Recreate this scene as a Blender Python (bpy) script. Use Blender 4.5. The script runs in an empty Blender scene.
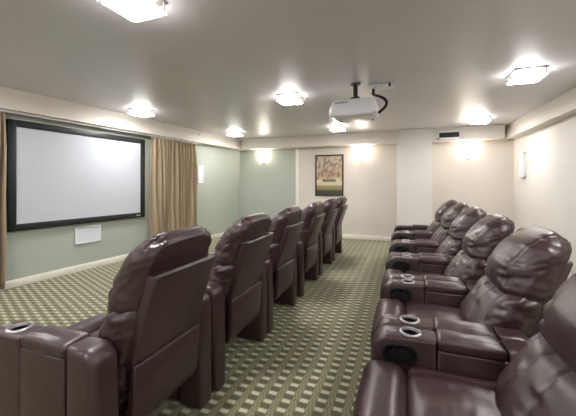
import bpy, bmesh, math, random
import numpy as np
from mathutils import Vector, Matrix, noise

random.seed(4)
SC = bpy.context.scene
COL = SC.collection
PI = math.pi

# ------------------------------------------------------------------ materials
def srgb(r, g, b):
    f = lambda c: (c / 255 / 12.92) if c / 255 <= .04045 else ((c / 255 + .055) / 1.055) ** 2.4
    return (f(r), f(g), f(b), 1)

class NT:
    """small helper for node trees"""
    def __init__(self, name):
        self.m = bpy.data.materials.new(name)
        self.m.use_nodes = True
        self.t = self.m.node_tree
        self.b = self.t.nodes['Principled BSDF']
        self.geo = None
    def n(self, typ, **kw):
        nd = self.t.nodes.new(typ)
        for k, v in kw.items():
            setattr(nd, k, v)
        return nd
    def l(self, a, b):
        self.t.links.new(a, b)
    def math(self, op, a, b=None, clamp=False):
        nd = self.n('ShaderNodeMath', operation=op, use_clamp=clamp)
        for i, v in enumerate((a, b)):
            if v is None:
                continue
            if isinstance(v, (int, float)):
                nd.inputs[i].default_value = v
            else:
                self.l(v, nd.inputs[i])
        return nd.outputs[0]
    def mix(self, fac, a, b):
        nd = self.n('ShaderNodeMix', data_type='RGBA')
        for sock, v in ((nd.inputs[0], fac), (nd.inputs[6], a), (nd.inputs[7], b)):
            if isinstance(v, (int, float, tuple)):
                sock.default_value = v
            else:
                self.l(v, sock)
        return nd.outputs[2]
    def coord(self, which='Object'):
        return self.n('ShaderNodeTexCoord').outputs[which]
    def noise(self, scale, detail=3, vec=None, rough=.5):
        nd = self.n('ShaderNodeTexNoise')
        nd.inputs['Scale'].default_value = scale
        nd.inputs['Detail'].default_value = detail
        nd.inputs['Roughness'].default_value = rough
        self.l(vec if vec is not None else self.coord(), nd.inputs['Vector'])
        return nd.outputs['Fac']
    def bump(self, h, strength, dist, normal=None):
        nd = self.n('ShaderNodeBump')
        nd.inputs['Strength'].default_value = strength
        nd.inputs['Distance'].default_value = dist
        self.l(h, nd.inputs['Height'])
        if normal is not None:
            self.l(normal, nd.inputs['Normal'])
        return nd.outputs['Normal']
    def set(self, **kw):
        for k, v in kw.items():
            s = self.b.inputs[k.replace('_', ' ')]
            if isinstance(v, (int, float, tuple)):
                s.default_value = v
            else:
                self.l(v, s)
        return self

def plain(name, col, rough=.5, metal=0., bump=None, vary=.0, spec=None):
    t = NT(name)
    if vary:
        a = tuple(c * (1 - vary) for c in col[:3]) + (1,)
        b = tuple(min(1, c * (1 + vary)) for c in col[:3]) + (1,)
        t.set(Base_Color=t.mix(t.noise(3.0, 4), a, b))
    else:
        t.set(Base_Color=col)
    t.set(Roughness=rough, Metallic=metal)
    if spec is not None:
        t.b.inputs['Specular IOR Level'].default_value = spec
    if bump:
        t.set(Normal=t.bump(t.noise(bump[0], 3), bump[1], bump[2]))
    return t.m

def emit(name, col, strength):
    t = NT(name)
    t.set(Base_Color=(.8, .8, .8, 1), Roughness=.4, Emission_Color=col, Emission_Strength=strength)
    return t.m

def leather():
    t = NT('brown_leather')
    co = t.coord()
    n1 = t.noise(5, 4, co)
    t.set(Base_Color=t.mix(n1, (.029, .0125, .012, 1), (.046, .0215, .0215, 1)))
    r = t.n('ShaderNodeMapRange')
    t.l(t.noise(9, 4, co), r.inputs[0])
    r.inputs[3].default_value = .30
    r.inputs[4].default_value = .45
    t.set(Roughness=r.outputs[0])
    b1 = t.bump(t.noise(16, 4, co), .25, .008)
    v = t.n('ShaderNodeTexVoronoi')
    v.inputs['Scale'].default_value = 260
    t.l(co, v.inputs['Vector'])
    t.set(Normal=t.bump(v.outputs['Distance'], .12, .001, b1))
    t.b.inputs['Specular IOR Level'].default_value = .68
    return t.m

def carpet():
    t = NT('patterned_carpet')
    sep = t.n('ShaderNodeSeparateXYZ')
    co = t.coord()
    t.l(co, sep.inputs[0])
    u = t.math('DIVIDE', sep.outputs[0], .105)
    fu = t.math('FLOOR', u)
    cu = t.math('ABSOLUTE', t.math('SUBTRACT', t.math('FRACT', u), .5))
    par = t.math('MODULO', t.math('ABSOLUTE', fu), 2.0)
    v = t.math('ADD', t.math('DIVIDE', sep.outputs[1], .082), t.math('MULTIPLY', par, .5))
    cv = t.math('ABSOLUTE', t.math('SUBTRACT', t.math('FRACT', v), .5))
    wob = t.math('MULTIPLY', t.math('SUBTRACT', t.noise(60, 2, co), .5), .06)
    def lt(x, lim, soft):
        m = t.n('ShaderNodeMapRange')
        t.l(x, m.inputs[0])
        m.inputs[1].default_value = lim + soft
        m.inputs[2].default_value = lim - soft
        return m.outputs[0]
    cuw = t.math('ADD', cu, wob)
    cvw = t.math('ADD', cv, wob)
    dash = t.math('MULTIPLY', lt(cuw, .25, .03), lt(cvw, .175, .04))
    # dark block between two dashes of a column
    inv = t.math('SUBTRACT', .5, cvw)
    dark = t.math('MULTIPLY', lt(cuw, .29, .03), lt(inv, .22, .05))
    # thin tan line at the column border
    inu = t.math('SUBTRACT', .5, cuw)
    wavev = t.math('MULTIPLY', t.math('SINE', t.math('MULTIPLY', v, 2 * PI)), .07)
    line = lt(t.math('ABSOLUTE', t.math('ADD', t.math('SUBTRACT', inu, .10), wavev)), .035, .02)
    base = t.mix(t.noise(25, 3, co), srgb(105, 101, 75), srgb(123, 118, 88))
    c1 = t.mix(line, base, srgb(142, 138, 108))
    c2 = t.mix(dark, c1, srgb(85, 84, 66))
    c3 = t.mix(dash, c2, srgb(188, 189, 162))
    pile = t.noise(420, 2, co)
    c4 = t.mix(t.math('MULTIPLY', pile, .35), c3, t.mix(.5, c3, (.08, .08, .05, 1)))
    t.set(Base_Color=c4, Roughness=.95, Normal=t.bump(pile, .4, .004))
    t.b.inputs['Specular IOR Level'].default_value = .15
    t.b.inputs['Sheen Weight'].default_value = .15
    return t.m

def ceiling_mat():
    t = NT('satin_ceiling_paint')
    co = t.coord()
    t.set(Base_Color=t.mix(t.noise(.8, 3, co), srgb(198, 195, 198), srgb(212, 208, 211)),
          Roughness=.42, Normal=t.bump(t.noise(7, 4, co), .10, .010))
    t.b.inputs['Specular IOR Level'].default_value = .8
    return t.m

def wallpaper(name, col, rough=.6):
    t = NT(name)
    co = t.coord()
    a = tuple(c * .95 for c in col[:3]) + (1,)
    b = tuple(min(1, c * 1.05) for c in col[:3]) + (1,)
    t.set(Base_Color=t.mix(t.noise(2.2, 5, co), a, b), Roughness=rough,
          Normal=t.bump(t.noise(90, 3, co), .12, .003))
    t.b.inputs['Specular IOR Level'].default_value = .35
    return t.m

def curtain_mat():
    t = NT('tan_curtain_cloth')
    co = t.coord()
    mp = t.n('ShaderNodeMapping')
    mp.inputs['Scale'].default_value = (8, 8, 3)
    t.l(co, mp.inputs[0])
    t.set(Base_Color=t.mix(t.noise(4, 4, mp.outputs[0]), srgb(156, 138, 112), srgb(172, 153, 126)), Roughness=.62)
    t.b.inputs['Sheen Weight'].default_value = .3
    return t.m

def poster_mat():
    """beige and olive print: pale hazy upper half with dark blotches, olive ground"""
    t = NT('poster_print')
    sep = t.n('ShaderNodeSeparateXYZ')
    co = t.coord()
    t.l(co, sep.inputs[0])
    x, z = sep.outputs[0], sep.outputs[2]           # metres about the print's centre
    rmp = t.n('ShaderNodeValToRGB')
    t.l(t.math('ADD', t.math('MULTIPLY', z, .95), .5), rmp.inputs[0])
    e = rmp.color_ramp.elements
    e[0].position = .0; e[0].color = srgb(58, 55, 46)
    e[1].position = 1.; e[1].color = srgb(176, 160, 140)
    for p, c in ((.13, (66, 64, 50)), (.17, (128, 122, 84)), (.25, (140, 132, 96)), (.27, (196, 182, 152)), (.36, (206, 186, 158)), (.5, (170, 140, 112)), (.7, (188, 166, 142))):
        k = e.new(p); k.color = srgb(*c)
    mp = t.n('ShaderNodeMapping'); mp.inputs['Scale'].default_value = (1, 1, .7)
    t.l(co, mp.inputs[0])
    bl = t.math('GREATER_THAN', t.noise(14, 4, mp.outputs[0]), .54)
    up = t.math('MULTIPLY', bl, t.math('GREATER_THAN', z, -.14))
    c = t.mix(t.math('MULTIPLY', up, .55), rmp.outputs[0], srgb(84, 68, 60))
    # dark arch around a pale round opening
    r = t.math('SQRT', t.math('ADD', t.math('POWER', x, 2), t.math('POWER', t.math('SUBTRACT', z, .2), 2)))
    ring = t.math('MULTIPLY', t.math('LESS_THAN', r, .17), t.math('GREATER_THAN', r, .08))
    c = t.mix(t.math('MULTIPLY', ring, .35), c, srgb(92, 78, 70))
    bar = t.math('MULTIPLY', t.math('LESS_THAN', t.math('ABSOLUTE', t.math('ADD', z, .13)), .035), t.math('LESS_THAN', t.math('ABSOLUTE', x), .17))
    c = t.mix(t.math('MULTIPLY', bar, .8), c, srgb(66, 60, 50))
    t.set(Base_Color=c, Roughness=.25)
    return t.m

M = dict(
    leather=leather(), carpet=carpet(), ceiling=ceiling_mat(),
    green=wallpaper('sage_wall', srgb(166, 172, 161)),
    cream=wallpaper('cream_wall', srgb(206, 198, 188)),
    white_wall=wallpaper('off_white_wall', srgb(214, 210, 205)),
    trim=plain('white_trim', srgb(226, 222, 210), .45),
    soffit=wallpaper('soffit_paint', srgb(214, 208, 198), .5),
    frame=plain('black_screen_frame', srgb(22, 22, 25), .45),
    screen=plain('screen_fabric', srgb(186, 190, 196), .85, spec=.1),
    curtain=curtain_mat(),
    rail=plain('rail_white', srgb(196, 196, 194), .4),
    white_plastic=plain('white_plastic', srgb(226, 228, 230), .4),
    grille=plain('speaker_grille', srgb(205, 211, 216), .7, bump=(700, .3, .002)),
    black=plain('black_plastic', srgb(20, 18, 19), .38),
    dark=plain('dark_frame_metal', srgb(18, 16, 16), .7),
    chrome=plain('satin_silver', srgb(176, 172, 176), .3, .9),
    nickel=plain('brushed_nickel', srgb(150, 146, 140), .35, .8),
    bulb=emit('frosted_ceiling_glass', (1.0, .975, .965, 1), 4.5),
    diffuser=emit('frosted_lamp_cover', (1.0, .975, .965, 1), 26.0),
    panel=emit('white_ceiling_glass', (1.0, .98, .98, 1), 88.0),
    sconce=emit('frosted_sconce_glass', (1.0, .90, .77, 1), 24.0),
    poster=poster_mat(),
    vent_dark=plain('vent_dark', srgb(70, 68, 66), .6),
    proj=plain('projector_white', srgb(226, 228, 232), .32),
    lens=plain('lens_glass', srgb(25, 28, 40), .08),
    badge=plain('badge_silver', srgb(190, 190, 190), .3, .7),
)

# ------------------------------------------------------------------ object helpers
def link(name, me, mat=None, parent=None, loc=None):
    o = bpy.data.objects.new(name, me)
    COL.objects.link(o)
    if mat is not None and me is not None and len(me.materials) == 0:
        me.materials.append(mat)
    if parent is not None:
        o.parent = parent
    if loc is not None:
        o.location = loc
    return o

def tag(o, label, cat, group=None):
    o['label'] = label
    o['category'] = cat
    if group:
        o['group'] = group
    return o

def root(name, label, cat, loc, rz=0, group=None):
    o = link(name, None, loc=loc)
    o.rotation_euler = (0, 0, rz)
    o.empty_display_size = .1
    return tag(o, label, cat, group)

def struct(o):
    o['kind'] = 'structure'
    return o

def smooth_by_angle(me, deg=35):
    bm = bmesh.new(); bm.from_mesh(me)
    for f in bm.faces:
        f.smooth = True
    lim = math.radians(deg)
    for e in bm.edges:
        if len(e.link_faces) == 2:
            e.smooth = e.calc_face_angle(0) < lim
    bm.to_mesh(me); bm.free()
    return me

def bm_mesh(bm, name='mesh', deg=35):
    bmesh.ops.recalc_face_normals(bm, faces=bm.faces)
    me = bpy.data.meshes.new(name)
    bm.to_mesh(me); bm.free()
    return smooth_by_angle(me, deg)

def add_box(bm, x0, x1, y0, y1, z0, z1, bev=0., seg=2):
    t = bmesh.new()
    r = bmesh.ops.create_cube(t, size=1)
    for v in t.verts:
        v.co = Vector(((x0 + x1) / 2 + v.co.x * (x1 - x0), (y0 + y1) / 2 + v.co.y * (y1 - y0), (z0 + z1) / 2 + v.co.z * (z1 - z0)))
    if bev > 0:
        bmesh.ops.bevel(t, geom=t.edges[:], offset=bev, segments=seg, profile=.5, affect='EDGES')
    merge(bm, t)

def merge(bm, t, mtx=None):
    if mtx is not None:
        bmesh.ops.transform(t, matrix=mtx, verts=t.verts[:])
    me = bpy.data.meshes.new('tmp'); t.to_mesh(me); t.free()
    bm.from_mesh(me); bpy.data.meshes.remove(me)

def box_mesh(*a, bev=0., seg=2):
    bm = bmesh.new(); add_box(bm, *a, bev=bev, seg=seg)
    return bm_mesh(bm)

def add_prism(bm, pts, y0, y1, bev=0., seg=3):
    """extrude an xz outline along y, rounding its two outline edges"""
    t = bmesh.new()
    a = [t.verts.new((x, y0, z)) for x, z in pts]
    b = [t.verts.new((x, y1, z)) for x, z in pts]
    n = len(pts)
    fa = t.faces.new(a); fb = t.faces.new(b[::-1])
    for i in range(n):
        t.faces.new((a[i], b[i], b[(i + 1) % n], a[(i + 1) % n]))
    bmesh.ops.recalc_face_normals(t, faces=t.faces)
    if bev > 0:
        es = list(fa.edges) + list(fb.edges)
        bmesh.ops.bevel(t, geom=es, offset=bev, segments=seg, profile=.5, affect='EDGES', clamp_overlap=True)
    merge(bm, t)

def add_lathe(bm, prof, c, n=24, axis='z'):
    rings = []
    for r, h in prof:
        ring = []
        for i in range(n):
            a = 2 * PI * i / n
            p = (r * math.cos(a), r * math.sin(a), h)
            if axis == 'x':
                p = (h, p[0], p[1])
            if axis == 'y':
                p = (p[0], h, p[1])
            ring.append(bm.verts.new(Vector(c) + Vector(p)))
        rings.append(ring)
    for a, b in zip(rings, rings[1:]):
        for i in range(n):
            bm.faces.new((a[i], a[(i + 1) % n], b[(i + 1) % n], b[i]))
    for r in (rings[0], rings[-1]):
        bm.faces.new(r)

def tube_mesh(pts, rad, n=10):
    bm = bmesh.new()
    P = [Vector(p) for p in pts]
    rings = []
    for i, p in enumerate(P):
        d = (P[min(i + 1, len(P) - 1)] - P[max(i - 1, 0)]).normalized()
        s = d.orthogonal().normalized() if not rings else (prev - d * prev.dot(d)).normalized()
        prev = s
        q = d.cross(s)
        rings.append([bm.verts.new(p + (s * math.cos(2 * PI * k / n) + q * math.sin(2 * PI * k / n)) * rad) for k in range(n)])
    for a, b in zip(rings, rings[1:]):
        for k in range(n):
            bm.faces.new((a[k], a[(k + 1) % n], b[(k + 1) % n], b[k]))
    bm.faces.new(rings[0]); bm.faces.new(rings[-1])
    return bm_mesh(bm, deg=60)

def arc(cx, cz, r, a0, a1, n=6):
    return [(cx + r * math.cos(math.radians(a0 + (a1 - a0) * i / n)), cz + r * math.sin(math.radians(a0 + (a1 - a0) * i / n))) for i in range(n + 1)]

# ------------------------------------------------------------------ cushions
def lattice(nx, ny, nz):
    idx, vs, fs = {}, [], []
    def vid(i, j, k):
        if (i, j, k) not in idx:
            idx[(i, j, k)] = len(vs)
            vs.append((2 * i / nx - 1, 2 * j / ny - 1, 2 * k / nz - 1))
        return idx[(i, j, k)]
    for i in range(nx):
        for j in range(ny):
            fs.append((vid(i, j, 0), vid(i, j + 1, 0), vid(i + 1, j + 1, 0), vid(i + 1, j, 0)))
            fs.append((vid(i, j, nz), vid(i + 1, j, nz), vid(i + 1, j + 1, nz), vid(i, j + 1, nz)))
    for i in range(nx):
        for k in range(nz):
            fs.append((vid(i, 0, k), vid(i + 1, 0, k), vid(i + 1, 0, k + 1), vid(i, 0, k + 1)))
            fs.append((vid(i, ny, k), vid(i, ny, k + 1), vid(i + 1, ny, k + 1), vid(i + 1, ny, k)))
    for j in range(ny):
        for k in range(nz):
            fs.append((vid(0, j, k), vid(0, j, k + 1), vid(0, j + 1, k + 1), vid(0, j + 1, k)))
            fs.append((vid(nx, j, k), vid(nx, j + 1, k), vid(nx, j + 1, k + 1), vid(nx, j, k + 1)))
    return np.array(vs), fs

def normals(v, fs):
    q = np.array(fs)
    n = np.cross(v[q[:, 2]] - v[q[:, 0]], v[q[:, 3]] - v[q[:, 1]])
    out = np.zeros_like(v)
    for c in range(4):
        np.add.at(out, q[:, c], n)
    return out / (np.linalg.norm(out, axis=1, keepdims=True) + 1e-12)

def cushion(size, r, puff, res=.012, detail=None, warp=None):
    """rounded, puffed box about the origin; detail(p, n) -> displacement along the normal; warp(p) -> p"""
    h = np.array(size) / 2
    nn = [max(4, int(s / res)) for s in size]
    v, fs = lattice(*nn)
    p = v * h
    core = np.clip(p, -(h - r), h - r)
    d = p - core
    L = np.linalg.norm(d, axis=1, keepdims=True)
    p = np.where(L > 1e-9, core + d / np.maximum(L, 1e-9) * r, p)
    u = np.clip(p / h, -1, 1)
    for a in range(3):
        b, c = [k for k in range(3) if k != a]
        p[:, a] += puff[a] * np.sign(u[:, a]) * u[:, a] ** 2 * (1 - u[:, b] ** 2) * (1 - u[:, c] ** 2)
    if detail is not None:
        nrm = normals(p, fs)
        p = p + nrm * detail(p, nrm)[:, None]
    if warp is not None:
        p = warp(p)
    me = bpy.data.meshes.new('cushion')
    me.from_pydata([tuple(x) for x in p], [], fs)
    me.polygons.foreach_set('use_smooth', [True] * len(fs))
    me.update()
    return me

def nz(p, s, off=0.):
    return np.array([noise.noise(Vector((x * s[0] + off, y * s[1] + off * .7, z * s[2] - off))) for x, y, z in p])

def groove(d, w):
    return np.exp(-(d / w) ** 2)

def lerp(p, pts):
    xs, ys = zip(*pts)
    return np.interp(p, xs, ys)

# ------------------------------------------------------------------ recliner
AW = .135                      # arm width
D = .75                        # arm depth, front to rear

def boolean(me, cutters):
    """subtract the cutter meshes from me"""
    a = bpy.data.objects.new('work', me); COL.objects.link(a)
    cs = []
    for c in cutters:
        o = bpy.data.objects.new('work_cut', c); COL.objects.link(o); cs.append(o)
        m = a.modifiers.new('b', 'BOOLEAN'); m.operation = 'DIFFERENCE'; m.object = o; m.solver = 'EXACT'
    bpy.context.view_layer.update()
    out = bpy.data.meshes.new_from_object(a.evaluated_get(bpy.context.evaluated_depsgraph_get()))
    for o in cs + [a]:
        me0 = o.data
        bpy.data.objects.remove(o); bpy.data.meshes.remove(me0)
    return smooth_by_angle(out, 40)

def capsule_pts(cx, cz, L, H, grow=0., n=8):
    r = H / 2 + grow
    return arc(cx + L / 2 - H / 2, cz, r, -90, 90, n) + arc(cx - L / 2 + H / 2, cz, r, 90, 270, n)

def recliner_meshes(W, AZ, back=0., head=0., drop=0.):
    """every mesh of one recliner, front at x = 0 facing -x, centred on y = 0"""
    ms = {}
    y1 = W / 2 - .003
    yi = y1 - AW
    X1, X2 = .30, .585             # console | pad | rear block
    CUP, BUT = .185, .085
    for side in (-1, 1):
        a, b = sorted((side * yi, side * y1))
        bm = bmesh.new()
        front = [(.035, .004)] + arc(.085, AZ - .085, .085, 180, 90, 8) + [(X1, AZ + .004), (X1, .004)]
        front[1:1] = [(.004, .16), (.0, .36)]
        add_prism(bm, front, a, b, .018, 4)
        mid = [(X1 + .0015, .02), (X1 + .0015, AZ - .035), (X2 - .0015, AZ - .035), (X2 - .0015, .02)]
        add_prism(bm, mid, a + .001, b - .001, .012, 3)
        rear = [(X2, .004), (X2, AZ + .012)] + arc(D - .075, AZ - .055, .072, 85, 0, 8) + [(D + .005, .38), (D + .004, .004)]
        add_prism(bm, rear, a, b, .034, 5)
        arm = bm_mesh(bm, 'arm', 40)
        cuts = []
        c = bmesh.new()
        add_lathe(c, [(.0385, AZ - .06), (.0385, AZ + .05)], (CUP, (a + b) / 2, 0), 32)
        cuts.append(bm_mesh(c))
        if side == 1:
            c = bmesh.new()
            add_prism(c, capsule_pts(.135, AZ - .078, .155, .088), yi - .05, yi + .03)
            cuts.append(bm_mesh(c))
        ms['armrest', side] = boolean(arm, cuts)
        # pad between console and rear block
        def pd(p, n):
            return -.004 * groove(np.abs(p[:, 1]) - .043, .006) * (n[:, 2] > .3) + .003 * nz(p, (14, 14, 14), 3.1)
        pad = cushion((X2 - X1 - .004, AW - .001, .062), .022, (.0, .0, .010), .0085, pd)
        pad.transform(Matrix.Translation(((X1 + X2) / 2, (a + b) / 2, AZ - .012)))
        ms['arm_pad', side] = pad
        c = bmesh.new()
        add_lathe(c, [(.0375, AZ - .052), (.0375, AZ + .004), (.0405, AZ + .0105), (.0475, AZ + .0115), (.0530, AZ + .0075), (.0535, AZ + .0025), (.0380, AZ + .0005), (.036, AZ - .052)], (CUP, (a + b) / 2, 0), 32)
        bmesh.ops.delete(c, geom=[f for f in c.faces if len(f.verts) > 4], context='FACES')
        ms['cup_holder', side] = bm_mesh(c, deg=50)
        c = bmesh.new()
        add_lathe(c, [(.0355, AZ - .056), (.0358, AZ - .0005), (.0345, AZ - .0005), (.034, AZ - .05)], (CUP, (a + b) / 2, 0), 32)
        ms['cup_well', side] = bm_mesh(c, deg=50)
        c = bmesh.new()
        add_prism(c, capsule_pts(0, 0, .058, .036), 0, .006, .002, 2)
        bmesh.ops.transform(c, matrix=Matrix.Translation((BUT + .008, (a + b) / 2, AZ - .0005)) @ Matrix.Rotation(PI / 2, 4, 'X'), verts=c.verts[:])
        for v in c.verts:
            v.co.z = AZ + (.002 if v.co.z < AZ + .002 else .0065) - .004
        ms['control_plate', side] = bm_mesh(c)
    # oval pocket in the inner face of the +y arm: rim and black lining
    c = bmesh.new()
    zc = AZ - .078
    out, inn = capsule_pts(.135, zc, .155, .088, .006, 10), capsule_pts(.135, zc, .155, .088, -.003, 10)
    for (P, ya), (Q, yb) in (((out, yi - .003), (inn, yi - .005)), ((out, yi + .001), (out, yi - .003)), ((inn, yi - .005), (inn, yi + .027))):
        A = [c.verts.new((x, ya, z)) for x, z in P]; B = [c.verts.new((x, yb, z)) for x, z in Q]
        for i in range(len(A)):
            j = (i + 1) % len(A)
            c.faces.new((A[i], A[j], B[j], B[i]))
    c.faces.new([c.verts.new((x, yi + .027, z)) for x, z in inn])
    bmesh.ops.remove_doubles(c, verts=c.verts[:], dist=1e-5)
    ms['pocket'] = bm_mesh(c, deg=50)
    c = bmesh.new()
    add_lathe(c, [(.026, yi + .008), (.03, yi + .026)], (.150, 0, zc), 20, 'y')
    add_lathe(c, [(.012, yi + .006), (.014, yi + .026)], (.095, 0, zc), 14, 'y')
    ms['pocket_knob'] = bm_mesh(c)

    w = 2 * yi - .012              # inner width
    # seat pad and front roll / leg rest
    def sd(p, n):
        return .004 * nz(p, (9, 9, 5), 1.7) - .007 * groove(np.abs(p[:, 1]) - w * .36, .007) * (n[:, 2] > .2) + .003 * nz(p, (30, 10, 10), 5)
    seat = cushion((.50, w, .17), .045, (.0, .0, .022), .013, sd)
    seat.transform(Matrix.Translation((.165 + .25, 0, .405)))
    ms['seat_cushion'] = seat
    def ld(p, n):
        return .004 * nz(p, (9, 8, 9), 7.7) - .008 * groove(p[:, 2] - .02, .008) * (n[:, 0] < -.2)
    leg = cushion((.20, w, .37), .07, (.012, .0, .012), .013, ld)
    leg.transform(Matrix.Translation((.068, 0, .315)))
    ms['leg_rest'] = leg
    bm = bmesh.new()
    add_box(bm, .10, .40, -w / 2 + .02, w / 2 - .02, .05, .315, .006)
    add_box(bm, .40, .69, -w / 2 + .02, -w / 2 + .06, .20, .31, .004)
    add_box(bm, .40, .69, w / 2 - .06, w / 2 - .02, .20, .31, .004)
    for x in (.12, .33):
        for s in (-1, 1):
            add_box(bm, x, x + .05, s * (w / 2 - .07) - .025, s * (w / 2 - .07) + .025, 0, .05)
    ms['base_frame'] = bm_mesh(bm)

    # backrest: the axis of the back panel, by height
    PX = [(.05, .735), (.235, .725), (.535, .745), (.945, .885), (1.2, .972)]
    lean = lambda z: lerp(z, PX) + back * np.clip((np.asarray(z) - .30) / .4, 0, 1)
    wb = min(w, .54)
    # lower back cushion
    def bd(p, n):
        t = (p[:, 2] + .2) / .4
        ys = .055 + .075 * (1 - t)
        f = (n[:, 0] < .25)
        g = groove(np.abs(p[:, 1]) - ys, .008) + groove(np.abs(p[:, 1]) - ys - .125, .008)
        wr = groove(np.abs(p[:, 1]) - ys, .05) * nz(p, (5, 9, 30), 2.2)
        side = np.clip((np.abs(p[:, 1]) - wb * .36) / .06, 0, 1)
        return -.011 * g * f + .011 * wr + .012 * side * nz(p, (22, 5, 34), 8.1) + .004 * nz(p, (7, 7, 7), 4.)
    def bw(p):
        q = p.copy()
        z = p[:, 2] + .60 + drop
        th = lerp(z, [(.38, .95), (.55, 1.05), (.7, 1.0), (.82, .8)])
        q[:, 0] = lean(z) - .030 - (.100 - np.minimum(p[:, 0], .100)) * th
        q[:, 2] = z
        return q
    ms['back_cushion'] = cushion((.20, wb, .44), .08, (.05, .006, .0), .0085, bd, bw)
    # head cushion
    wh = wb - .02
    def hd(p, n):
        ay = np.abs(p[:, 1])
        ys = wh * .33
        seam = groove(ay - ys, .007)
        gath = np.exp(-((ay - ys) / .055) ** 2)
        g1 = gath * (.35 - 1.3 * np.abs(nz(p, (7, 4, 26), 3.3)))
        g2 = gath * (.3 - 1.3 * np.abs(nz(p, (26, 4, 10), 6.3))) * np.clip(n[:, 2], 0, 1)
        side = np.clip((ay - wh * .40) / .05, 0, 1)
        return -.010 * seam + .018 * g1 + .011 * g2 + .015 * side * (.3 - np.abs(nz(p, (17, 5, 22), 11.))) + .006 * nz(p, (6, 5, 7), 9.)
    def hw(p):
        q = p.copy()
        z = p[:, 2] + .900 + drop
        th = lerp(z, [(.68, .72), (.78, 1.12), (.90, 1.14), (1.02, .98), (1.16, .72)])
        q[:, 0] = lean(z) - .020 + head - (.0825 - np.minimum(p[:, 0], .0825)) * th
        # shoulders lower than the middle
        q[:, 2] = z - .032 * np.clip(np.abs(p[:, 1]) / (wh / 2), 0, 1) ** 3 * np.clip((z - .85) / .2, 0, 1)
        return q
    ms['head_cushion'] = cushion((.165, wh, .43), .08, (.055, .0, .012), .0085, hd, hw)
    # rear board: tilted upper panel with a returned edge, lower flap below the crease
    hp = .226
    up = [(.53, .0), (.74, .0), (.948, .0)]
    bm = bmesh.new()
    prof = [(lean(z) + .012, z) for z in (.515, .6, .7, .8, .9, .945)] + [(lean(.957) + .002, .957), (lean(.955) - .045, .955)] + [(lean(z) - .05, z) for z in (.9, .8, .7, .6, .515)]
    add_prism(bm, prof, -hp, hp, .012, 3)
    ms['back_panel'] = bm_mesh(bm, deg=40)
    bm = bmesh.new()
    prof = [(.774, .545), (.782, .530), (.776, .41), (.766, .30), (.748, .252), (.724, .234), (.702, .238), (.722, .30), (.735, .41), (.742, .545)]
    prof = [(x + float(lean(z)) - lerp(z, PX), z) for x, z in prof]
    add_prism(bm, prof, -hp - .004, hp + .004, .010, 3)
    ms['rear_flap'] = bm_mesh(bm, deg=40)
    for k, me in ms.items():
        key = k[0] if isinstance(k, tuple) else k
        mat = {'cup_holder': 'chrome', 'cup_well': 'black', 'control_plate': 'chrome', 'pocket': 'black', 'pocket_knob': 'black', 'base_frame': 'dark'}.get(key, 'leather')
        me.materials.clear(); me.materials.append(M[mat])
    return ms

def build_recliner(ms):
    r = link('recliner', None)
    r.empty_display_size = .1
    for s in (-1, 1):
        a = link('armrest', ms['armrest', s], parent=r)
        link('arm_pad', ms['arm_pad', s], parent=a)
        c = link('cup_holder', ms['cup_holder', s], parent=a); c['label'] = 'silver ringed cup holder'
        w = link('cup_well', ms['cup_well', s], parent=a); w['label'] = 'black cup holder well'
        k = link('control_plate', ms['control_plate', s], parent=a); k['label'] = 'silver oval control plate'
        if s == 1:
            k = link('storage_pocket', ms['pocket'], parent=a); k['label'] = 'black oval pocket'
            link('pocket_knob', ms['pocket_knob'], parent=a)
    for k in ('seat_cushion', 'leg_rest', 'base_frame', 'back_cushion', 'head_cushion'):
        link(k, ms[k], parent=r)
    p = link('back_panel', ms['back_panel'], parent=r)
    link('rear_flap', ms['rear_flap'], parent=p)
    return r

def copy_tree(o, parent=None):
    c = o.copy(); COL.objects.link(c)
    if parent is not None:
        c.parent = parent
    for ch in list(o.children):
        copy_tree(ch, c)
    return c

def row(ms, x, ys, labels, group):
    proto = build_recliner(ms)
    for i, (y, lab) in enumerate(zip(ys, labels)):
        o = proto if i == 0 else copy_tree(proto)
        o.location = (x, y, 0)
        tag(o, lab, 'recliner', group)

row(recliner_meshes(.82, .668, 0., -.025), -1.88, [1.27, 2.11, 2.94, 3.90, 4.82, 5.72], [
    'brown leather recliner seen from behind in the front row, largest and nearest the camera',
    'brown leather recliner seen from behind, second from the camera in the front row',
    'brown leather recliner seen from behind, third from the camera in the front row',
    'brown leather recliner seen from behind, fourth from the camera in the front row',
    'brown leather recliner of the front row, second from the poster wall',
    'brown leather recliner seen from behind below the framed poster, last of the front row'],
    'recliners in the front row before the screen')
row(recliner_meshes(.855, .60, .06, .0, -.03), -.15, [1.320, 2.185, 3.04, 3.895, 4.75, 5.605], [
    'brown leather back row recliner cut off by the bottom right corner of the photo',
    'brown leather back row recliner, second from the camera, its large head cushion in full view',
    'brown leather back row recliner, third from the camera',
    'brown leather back row recliner, third from the far wall pillar',
    'brown leather back row recliner, second from the far wall pillar',
    'brown leather recliner at the far end of the back row, closest to the wall pillar'],
    'recliners in the back row beside the right wall')

# ------------------------------------------------------------------ room shell
CZ, SZ = 2.55, 2.285
YB, YN = 7.70, -1.7
XR = 2.17
A = Vector((-4.78, 2.48, 0)); WD = Vector((.46, 4.98, 0)).normalized(); WN = Vector((WD.y, -WD.x, 0))
WROT = math.atan2(-WD.x, WD.y)      # rotation taking +y onto the wall's direction
def wl(d, off, z=0):                # a point along the screen wall, off metres into the room
    return A + WD * d + WN * off + Vector((0, 0, z))
d_back = (YB - A.y) / WD.y
d_near = (YN - A.y) / WD.y

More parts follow.
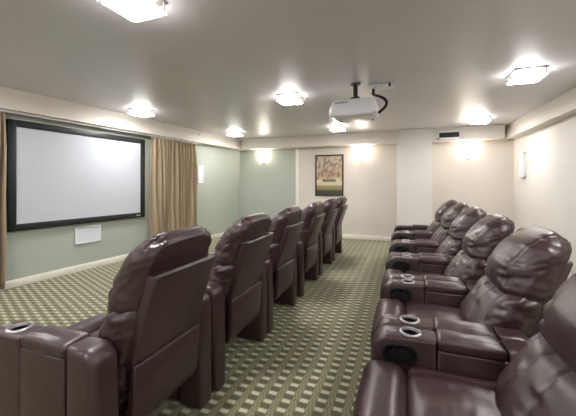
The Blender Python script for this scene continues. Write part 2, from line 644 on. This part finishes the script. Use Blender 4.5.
def wall_obj(name, me, mat):
    return struct(link(name, me, mat))
wall_obj('floor', box_mesh(-6, XR + .12, YN - .1, YB + .1, -.06, 0), M['carpet'])
wall_obj('ceiling', box_mesh(-6, XR + .12, YN - .1, YB + .1, CZ, CZ + .06), M['ceiling'])
def left_box(name, d0, d1, o0, o1, z0, z1, mat, bev=0.):
    me = box_mesh(o0, o1, d0, d1, z0, z1, bev=bev)
    o = link(name, me, mat, loc=A)
    o.rotation_euler = (0, 0, WROT)
    return o
struct(left_box('wall_left', d_near - .2, d_back + .02, -.12, 0, 0, CZ, M['green']))
wall_obj('wall_back', box_mesh(-2.59, XR + .12, YB, YB + .12, 0, CZ), M['cream'])
wall_obj('wall_back_green', box_mesh(-4.45, -2.59, YB, YB + .12, 0, CZ), M['green'])
wall_obj('wall_right', box_mesh(XR, XR + .12, YN - .1, YB, 0, CZ), M['white_wall'])
wall_obj('wall_rear', box_mesh(-5.4, XR, YN - .12, YN, 0, CZ), M['white_wall'])
wall_obj('wall_pilaster', box_mesh(-.127, .590, 7.33, YB - .001, 0, CZ - .001), M['white_wall'])
struct(left_box('trim_1', d_near, d_back - .003, .001, .17, SZ, CZ - .001, M['soffit']))
wall_obj('trim_2', box_mesh(-4.10, XR - .231, 7.42, YB - .001, SZ, CZ - .0015), M['soffit'])
wall_obj('trim_3', box_mesh(2.0, XR - .001, YN, YB - .002, SZ, CZ - .002), M['soffit'])
wall_obj('trim_4', box_mesh(-2.635, -2.545, YB - .03, YB - .001, .1, SZ, bev=.004), M['trim'])
struct(left_box('baseboard_left', d_near, d_back - .02, .001, .018, 0, .10, M['trim'], .004))
wall_obj('baseboard_back', box_mesh(-4.27, -.13, YB - .018, YB - .001, 0, .10, bev=.004), M['trim'])
wall_obj('baseboard_back_niche', box_mesh(.593, XR - .02, YB - .018, YB - .001, 0, .10, bev=.004), M['trim'])
wall_obj('baseboard_pilaster', box_mesh(-.127, .590, 7.312, 7.329, 0, .10, bev=.004), M['trim'])
wall_obj('baseboard_right', box_mesh(XR - .018, XR - .001, YN, YB - .02, 0, .10, bev=.004), M['trim'])

# ------------------------------------------------------------------ screen wall
scr = root('projection_screen', 'large white projection screen in a wide black frame on the green wall', 'screen', wl(0, 0), WROT)
bm = bmesh.new()
d0, d1, z0, z1, bw = -.01, 2.05, .735, 2.187, .09
for b in ((d0, d1, z1 - bw, z1), (d0, d1, z0, z0 + bw), (d0, d0 + bw, z0, z1), (d1 - bw, d1, z0, z1)):
    add_box(bm, .004, .06, b[0], b[1], b[2], b[3], .006)
link('frame', bm_mesh(bm), M['frame'], scr)
link('screen_surface', box_mesh(.03, .045, d0 + bw - .005, d1 - bw + .005, z0 + bw - .005, z1 - bw + .005), M['screen'], scr)
link('badge', box_mesh(.06, .0625, d1 - .19, d1 - .10, z0 + .035, z0 + .055), M['badge'], scr)

rail = left_box('curtain_rail', -1.6, 3.55, .075, .115, SZ - .032, SZ - .001, M['rail'], .004)
tag(rail, 'pale curtain rail running under the soffit above the screen', 'curtain rail')

def curtain(name, dA, dB, seed, label):
    rnd = random.Random(seed)
    bm = bmesh.new()
    n, top, bot = int((dB - dA) * 130), SZ - .035, .035
    ph = [rnd.uniform(-.6, .6) for _ in range(400)]
    zs = [top, top - .03, top - .09, top - .13, top - .2] + [top - .2 - (top - .2 - bot) * k / 16 for k in range(1, 17)]
    P = (dB - dA) / round((dB - dA) / .092)
    grid = []
    for z in zs:
        rowv = []
        t = (top - z) / (top - bot)
        pinch = math.exp(-((top - .11 - z) / .035) ** 2)
        for i in range(n + 1):
            d = dA + (dB - dA) * i / n
            q = (d - dA) / P
            q += .42 * math.sin(q * 1.13 + seed + 1.3 * t) * min(1, t * 3 + .3)
            k = math.floor(q)
            wv = math.sin(2 * PI * q)
            amp = (.050 + .022 * (ph[(k * 7) % 400] * (1 - q + k) + ph[(k * 7 + 7) % 400] * (q - k))) * (.6 + .4 * min(1, t * 5)) * (1 - .3 * pinch)
            x = .095 + amp * wv + .008 * math.sin(q * 1.9 + t * 4) + .012 * math.sin(4 * PI * q) * (1 - t)
            rowv.append(bm.verts.new((x, d + .014 * math.sin(2.3 * t * PI + q) * t + .012 * math.sin(4 * PI * q + .8) * t, z)))
        grid.append(rowv)
    for a, b in zip(grid, grid[1:]):
        for i in range(n):
            bm.faces.new((a[i], a[i + 1], b[i + 1], b[i]))
    bmesh.ops.recalc_face_normals(bm, faces=bm.faces)
    o = link(name, bm_mesh(bm, deg=70), M['curtain'], loc=A)
    o.rotation_euler = (0, 0, WROT)
    m = o.modifiers.new('thickness', 'SOLIDIFY'); m.thickness = .004
    tag(o, label, 'curtain')
curtain('curtain', 2.13, 3.40, 1, 'tan pleated curtain hanging from the rail to the right of the screen')
curtain('curtain', -1.45, -.06, 2, 'tan pleated curtain at the left edge of the photo beside the screen')

def wall_speaker(pos, rz, w, h, dep, label):
    s = root('wall_speaker', label, 'speaker', pos, rz)
    bm = bmesh.new()
    t = .022
    add_box(bm, .001, dep, -w / 2, w / 2, h / 2 - t, h / 2, .003); add_box(bm, .001, dep, -w / 2, w / 2, -h / 2, -h / 2 + t, .003)
    add_box(bm, .001, dep, -w / 2, -w / 2 + t, -h / 2, h / 2, .003); add_box(bm, .001, dep, w / 2 - t, w / 2, -h / 2, h / 2, .003)
    link('frame', bm_mesh(bm), M['white_plastic'], s)
    link('grille', box_mesh(.001, dep - .006, -w / 2 + t, w / 2 - t, -h / 2 + t, h / 2 - t), M['grille'], s)
wall_speaker(wl(1.03, 0, .555), WROT, .40, .265, .022, 'white rectangular wall speaker with grey grille under the screen')
wall_speaker(wl(3.63, 0, 1.575), WROT, .20, .41, .022, 'tall white wall speaker on the green wall right of the curtain')
wall_speaker((XR, 7.12, 1.71), PI, .20, .48, .05, 'tall white wall speaker on the off white right wall')

sp = root('sprinkler', 'tiny sprinkler head on the white soffit above the tan curtain', 'sprinkler', wl(3.37, .17, 2.455), WROT)
bm = bmesh.new(); add_lathe(bm, [(.026, .0005), (.024, .010)], (0, 0, 0), 16, 'x'); link('escutcheon', bm_mesh(bm), M['white_plastic'], sp)
bm = bmesh.new(); add_lathe(bm, [(.010, .010), (.008, .035), (.018, .037), (.018, .040)], (0, 0, 0), 14, 'x'); link('nozzle', bm_mesh(bm), M['nickel'], sp)

# ------------------------------------------------------------------ poster
po = root('framed_poster', 'framed beige and olive poster in a thin dark frame on the cream wall', 'poster', (-1.745, YB, 1.567))
pw, ph_ = .72, 1.04
bm = bmesh.new()
t = .032
for b in ((-pw / 2, pw / 2, ph_ / 2 - t, ph_ / 2), (-pw / 2, pw / 2, -ph_ / 2, -ph_ / 2 + t), (-pw / 2, -pw / 2 + t, -ph_ / 2, ph_ / 2), (pw / 2 - t, pw / 2, -ph_ / 2, ph_ / 2)):
    add_box(bm, b[0], b[1], -.03, -.001, b[2], b[3], .003)
link('frame', bm_mesh(bm), M['frame'], po)
link('print', box_mesh(-pw / 2 + t, pw / 2 - t, -.015, -.002, -ph_ / 2 + t, ph_ / 2 - t), M['poster'], po)

# ------------------------------------------------------------------ wall sconces
def sconce(x, z, label):
    s = root('wall_sconce', label, 'wall light', (x, YB, z), group='wall sconces under the far soffit')
    link('backplate', box_mesh(-.04, .04, -.018, -.001, -.14, .05, bev=.004), M['nickel'], s)
    bm = bmesh.new()
    n = 14
    rings = []
    prof = [(-.13, .030, .040), (-.11, .040, .055), (-.05, .055, .075), (.03, .075, .095), (.10, .10, .115), (.15, .122, .13), (.155, .118, .125)]
    for zz, hw_, dp in prof:
        rings.append([bm.verts.new((hw_ * math.cos(PI * k / n), -.022 - dp * math.sin(PI * k / n), zz)) for k in range(n + 1)])
    for a, b in zip(rings, rings[1:]):
        for k in range(n):
            bm.faces.new((a[k], a[k + 1], b[k + 1], b[k]))
        bm.faces.new((a[n], a[0], b[0], b[n]))
    bm.faces.new(rings[0]); bm.faces.new(rings[-1])
    link('glass_shade', bm_mesh(bm), M['sconce'], s)
    bm = bmesh.new(); add_lathe(bm, [(.008, -.175), (.016, -.165), (.020, -.150), (.026, -.131)], (0, -.045, 0), 14)
    link('finial', bm_mesh(bm), M['nickel'], s)
sconce(-3.555, 2.07, 'lit wall sconce on the green part of the far wall')
sconce(-.936, 2.07, 'lit wall sconce on the cream wall right of the poster')
sconce(1.328, 2.05, 'lit wall sconce in the niche right of the pillar, below the vent')

# ------------------------------------------------------------------ ceiling lights
def ceiling_light(first=[None]):
    r = link('ceiling_light', None); r.empty_display_size = .1
    link('back_plate', box_mesh(-.145, .145, -.145, .145, -.014, -.001, bev=.003), M['nickel'], r)
    link('lamp_diffuser', box_mesh(-.09, .09, -.09, .09, -.070, -.0145, bev=.01), M['diffuser'], r)
    pm = box_mesh(-.14, .14, -.14, .14, -.085, -.072, bev=.003)
    pm.materials.append(M['bulb']); pm.materials.append(M['panel'])
    for f in pm.polygons:
        f.material_index = 1 if f.normal.z < -.9 else 0
    link('glass_panel', pm, None, r)
    for sx in (-1, 1):
        for sy in (-1, 1):
            bm = bmesh.new()
            add_lathe(bm, [(.007, -.092), (.011, -.090), (.011, -.0855), (.006, -.0855), (.006, -.0145)], (sx * .128, sy * .128, 0), 12)
            link('post', bm_mesh(bm), M['nickel'], r)
    return r
cl = ceiling_light()
spots = [
    (-1.60, 1.50, 'lit square glass ceiling light cut by the top edge of the photo'),
    (1.235, 3.99, 'lit square glass ceiling light nearest the right soffit, right of the projector'),
    (1.31, 6.48, 'lit square glass ceiling light near the vent and far soffit'),
    (-1.44, 3.96, 'lit square glass ceiling light left of the projector'),
    (-1.27, 6.38, 'lit square glass ceiling light seen just below the projector'),
    (-3.62, 6.25, 'lit square glass ceiling light in the far left corner near the green wall'),
    (-3.95, 3.86, 'lit square glass ceiling light above the screen and curtain'),
    (1.20, 1.47, 'unseen square glass ceiling light added over the near end of the back row'),  # from here on: unseen lamps, added to light the near end of the room
    (-3.95, 1.47, 'unseen square glass ceiling light added over the near end of the left wall'),
    (1.20, -.75, 'unseen square glass ceiling light added near the rear wall, right side'),
    (-1.5, -.75, 'unseen square glass ceiling light added near the rear wall, middle'),
    (-4.1, -.75, 'unseen square glass ceiling light added near the rear wall, left side')]
for i, (x, y, lab) in enumerate(spots):
    o = cl if i == 0 else copy_tree(cl)
    o.location = (x, y, CZ)
    tag(o, lab, 'ceiling light', 'square ceiling lights')

# ------------------------------------------------------------------ air vent
ve = root('air_vent', 'white framed air vent with dark slats on the far soffit above the niche', 'vent', (.925, 7.42, 2.40))
bm = bmesh.new()
w2, h2, t = .235, .095, .042
for b in ((-w2, w2, h2 - t, h2), (-w2, w2, -h2, -h2 + t), (-w2, -w2 + t, -h2, h2), (w2 - t, w2, -h2, h2)):
    add_box(bm, b[0], b[1], -.015, -.001, b[2], b[3], .003)
link('frame', bm_mesh(bm), M['white_plastic'], ve)
link('backing', box_mesh(-w2 + t, w2 - t, -.004, -.001, -h2 + t, h2 - t), M['dark'], ve)
bm = bmesh.new()
for k in range(5):
    z = -h2 + t + .010 + k * .0215
    add_prism(bm, [(-.013, z - .006), (-.011, z - .008), (-.004, z + .004), (-.006, z + .006)], -w2 + t, w2 - t)
bmesh.ops.transform(bm, matrix=Matrix.Rotation(PI / 2, 4, 'Z'), verts=bm.verts[:])
for v in bm.verts:
    v.co = Vector((v.co.x, -abs(v.co.y), v.co.z))
link('slats', bm_mesh(bm), M['vent_dark'], ve)

# ------------------------------------------------------------------ projector
PZ0, PZ1 = 2.135, 2.325
pr = root('projector', 'white projector hanging from a black mount under the ceiling', 'projector', (-.535, 3.77, 0))
bm = bmesh.new()
out = [(-.26, PZ0 + .035), (-.235, PZ0 + .008), (-.2, PZ0), (.2, PZ0), (.25, PZ0 + .03), (.262, PZ0 + .08), (.25, PZ1 - .03), (.225, PZ1 - .003), (.18, PZ1), (-.19, PZ1), (-.235, PZ1 - .025), (-.26, PZ1 - .07)]
add_prism(bm, out, -.215, .215, .022, 3)
link('body', bm_mesh(bm, deg=30), M['proj'], pr)
bm = bmesh.new(); add_lathe(bm, [(.055, -.262), (.055, -.295), (.047, -.30), (.044, -.285)], (0, -.05, PZ0 + .08), 24, 'x')
link('lens_barrel', bm_mesh(bm), M['white_plastic'], pr)
bm = bmesh.new(); add_lathe(bm, [(.043, -.288), (.03, -.296), (.005, -.299)], (0, -.05, PZ0 + .08), 24, 'x')
link('lens', bm_mesh(bm), M['lens'], pr)
bm = bmesh.new()
for k in range(9):
    add_box(bm, -.20 + k * .016, -.192 + k * .016, -.2165, -.2145, PZ1 - .05, PZ1 - .028)
link('vent_slots', bm_mesh(bm), M['vent_dark'], pr)
bm = bmesh.new()
add_box(bm, -.09, .10, -.09, .09, PZ1 + .001, PZ1 + .022, .004); add_box(bm, -.05, .055, -.05, .05, PZ1 + .022, PZ1 + .06, .008)
for sx in (-1, 1):
    add_box(bm, -.16 if sx < 0 else .09, -.09 if sx < 0 else .16, -.015, .015, PZ1 + .001, PZ1 + .014, .003)
link('mount_bracket', bm_mesh(bm), M['black'], pr)
bm = bmesh.new(); add_lathe(bm, [(.027, PZ1 + .06), (.027, CZ - .012), (.06, CZ - .012), (.06, CZ - .001)], (0, 0, 0), 20)
link('mount_pole', bm_mesh(bm), M['black'], pr)
for sx in (-.19, .19):
    bm = bmesh.new(); add_lathe(bm, [(.014, PZ0 - .012), (.016, PZ0 + .002)], (sx, .12, 0), 12)
    link('foot', bm_mesh(bm), M['vent_dark'], pr)

jb = root('ceiling_outlet_box', 'white outlet box on the ceiling right of the projector mount', 'outlet box', (-.24, 3.90, CZ))
link('box', box_mesh(-.15, .15, -.05, .05, -.055, -.001, bev=.006), M['white_plastic'], jb)
for x in (-.07, .0):
    link('socket', box_mesh(x - .02, x + .02, -.0515, -.0495, -.043, -.014), M['grille'], jb)
link('plug', box_mesh(.08, .105, -.075, -.0505, -.05, -.008, bev=.004), M['black'], jb)

def bez(a, b, c, d, n):
    a, b, c, d = map(Vector, (a, b, c, d))
    return [(1 - u) ** 3 * a + 3 * u * (1 - u) ** 2 * b + 3 * u * u * (1 - u) * c + u ** 3 * d for u in [i / n for i in range(n + 1)]]
cb = link('cable', tube_mesh([Vector((-.335, 3.87, 2.494))] + bez((-.335, 3.86, 2.42), (-.27, 3.68, 2.36), (-.05, 3.58, 2.27), (-.264, 3.70, 2.17), 20), .017), M['black'])
tag(cb, 'thick black cable looping from the ceiling outlet box to the projector', 'cable')

# ------------------------------------------------------------------ camera and view
cam = bpy.data.cameras.new('camera')
co = bpy.data.objects.new('camera', cam); COL.objects.link(co)
cam.sensor_width = 36
cam.lens = 310 / 576 * 36
cam.shift_y = -24 / 576
cam.clip_start = .02
co.location = (0, 0, 1.35)
co.rotation_euler = (PI / 2, 0, math.atan(115 / 310))
SC.camera = co

w = bpy.data.worlds.new('world'); SC.world = w; w.use_nodes = True
w.node_tree.nodes['Background'].inputs[0].default_value = (.5, .5, .5, 1)
w.node_tree.nodes['Background'].inputs[1].default_value = .05
SC.view_settings.view_transform = 'Standard'
SC.view_settings.look = 'None'
SC.view_settings.gamma = 1
SC.view_settings.use_curve_mapping = False
SC.view_settings.exposure = 0.45
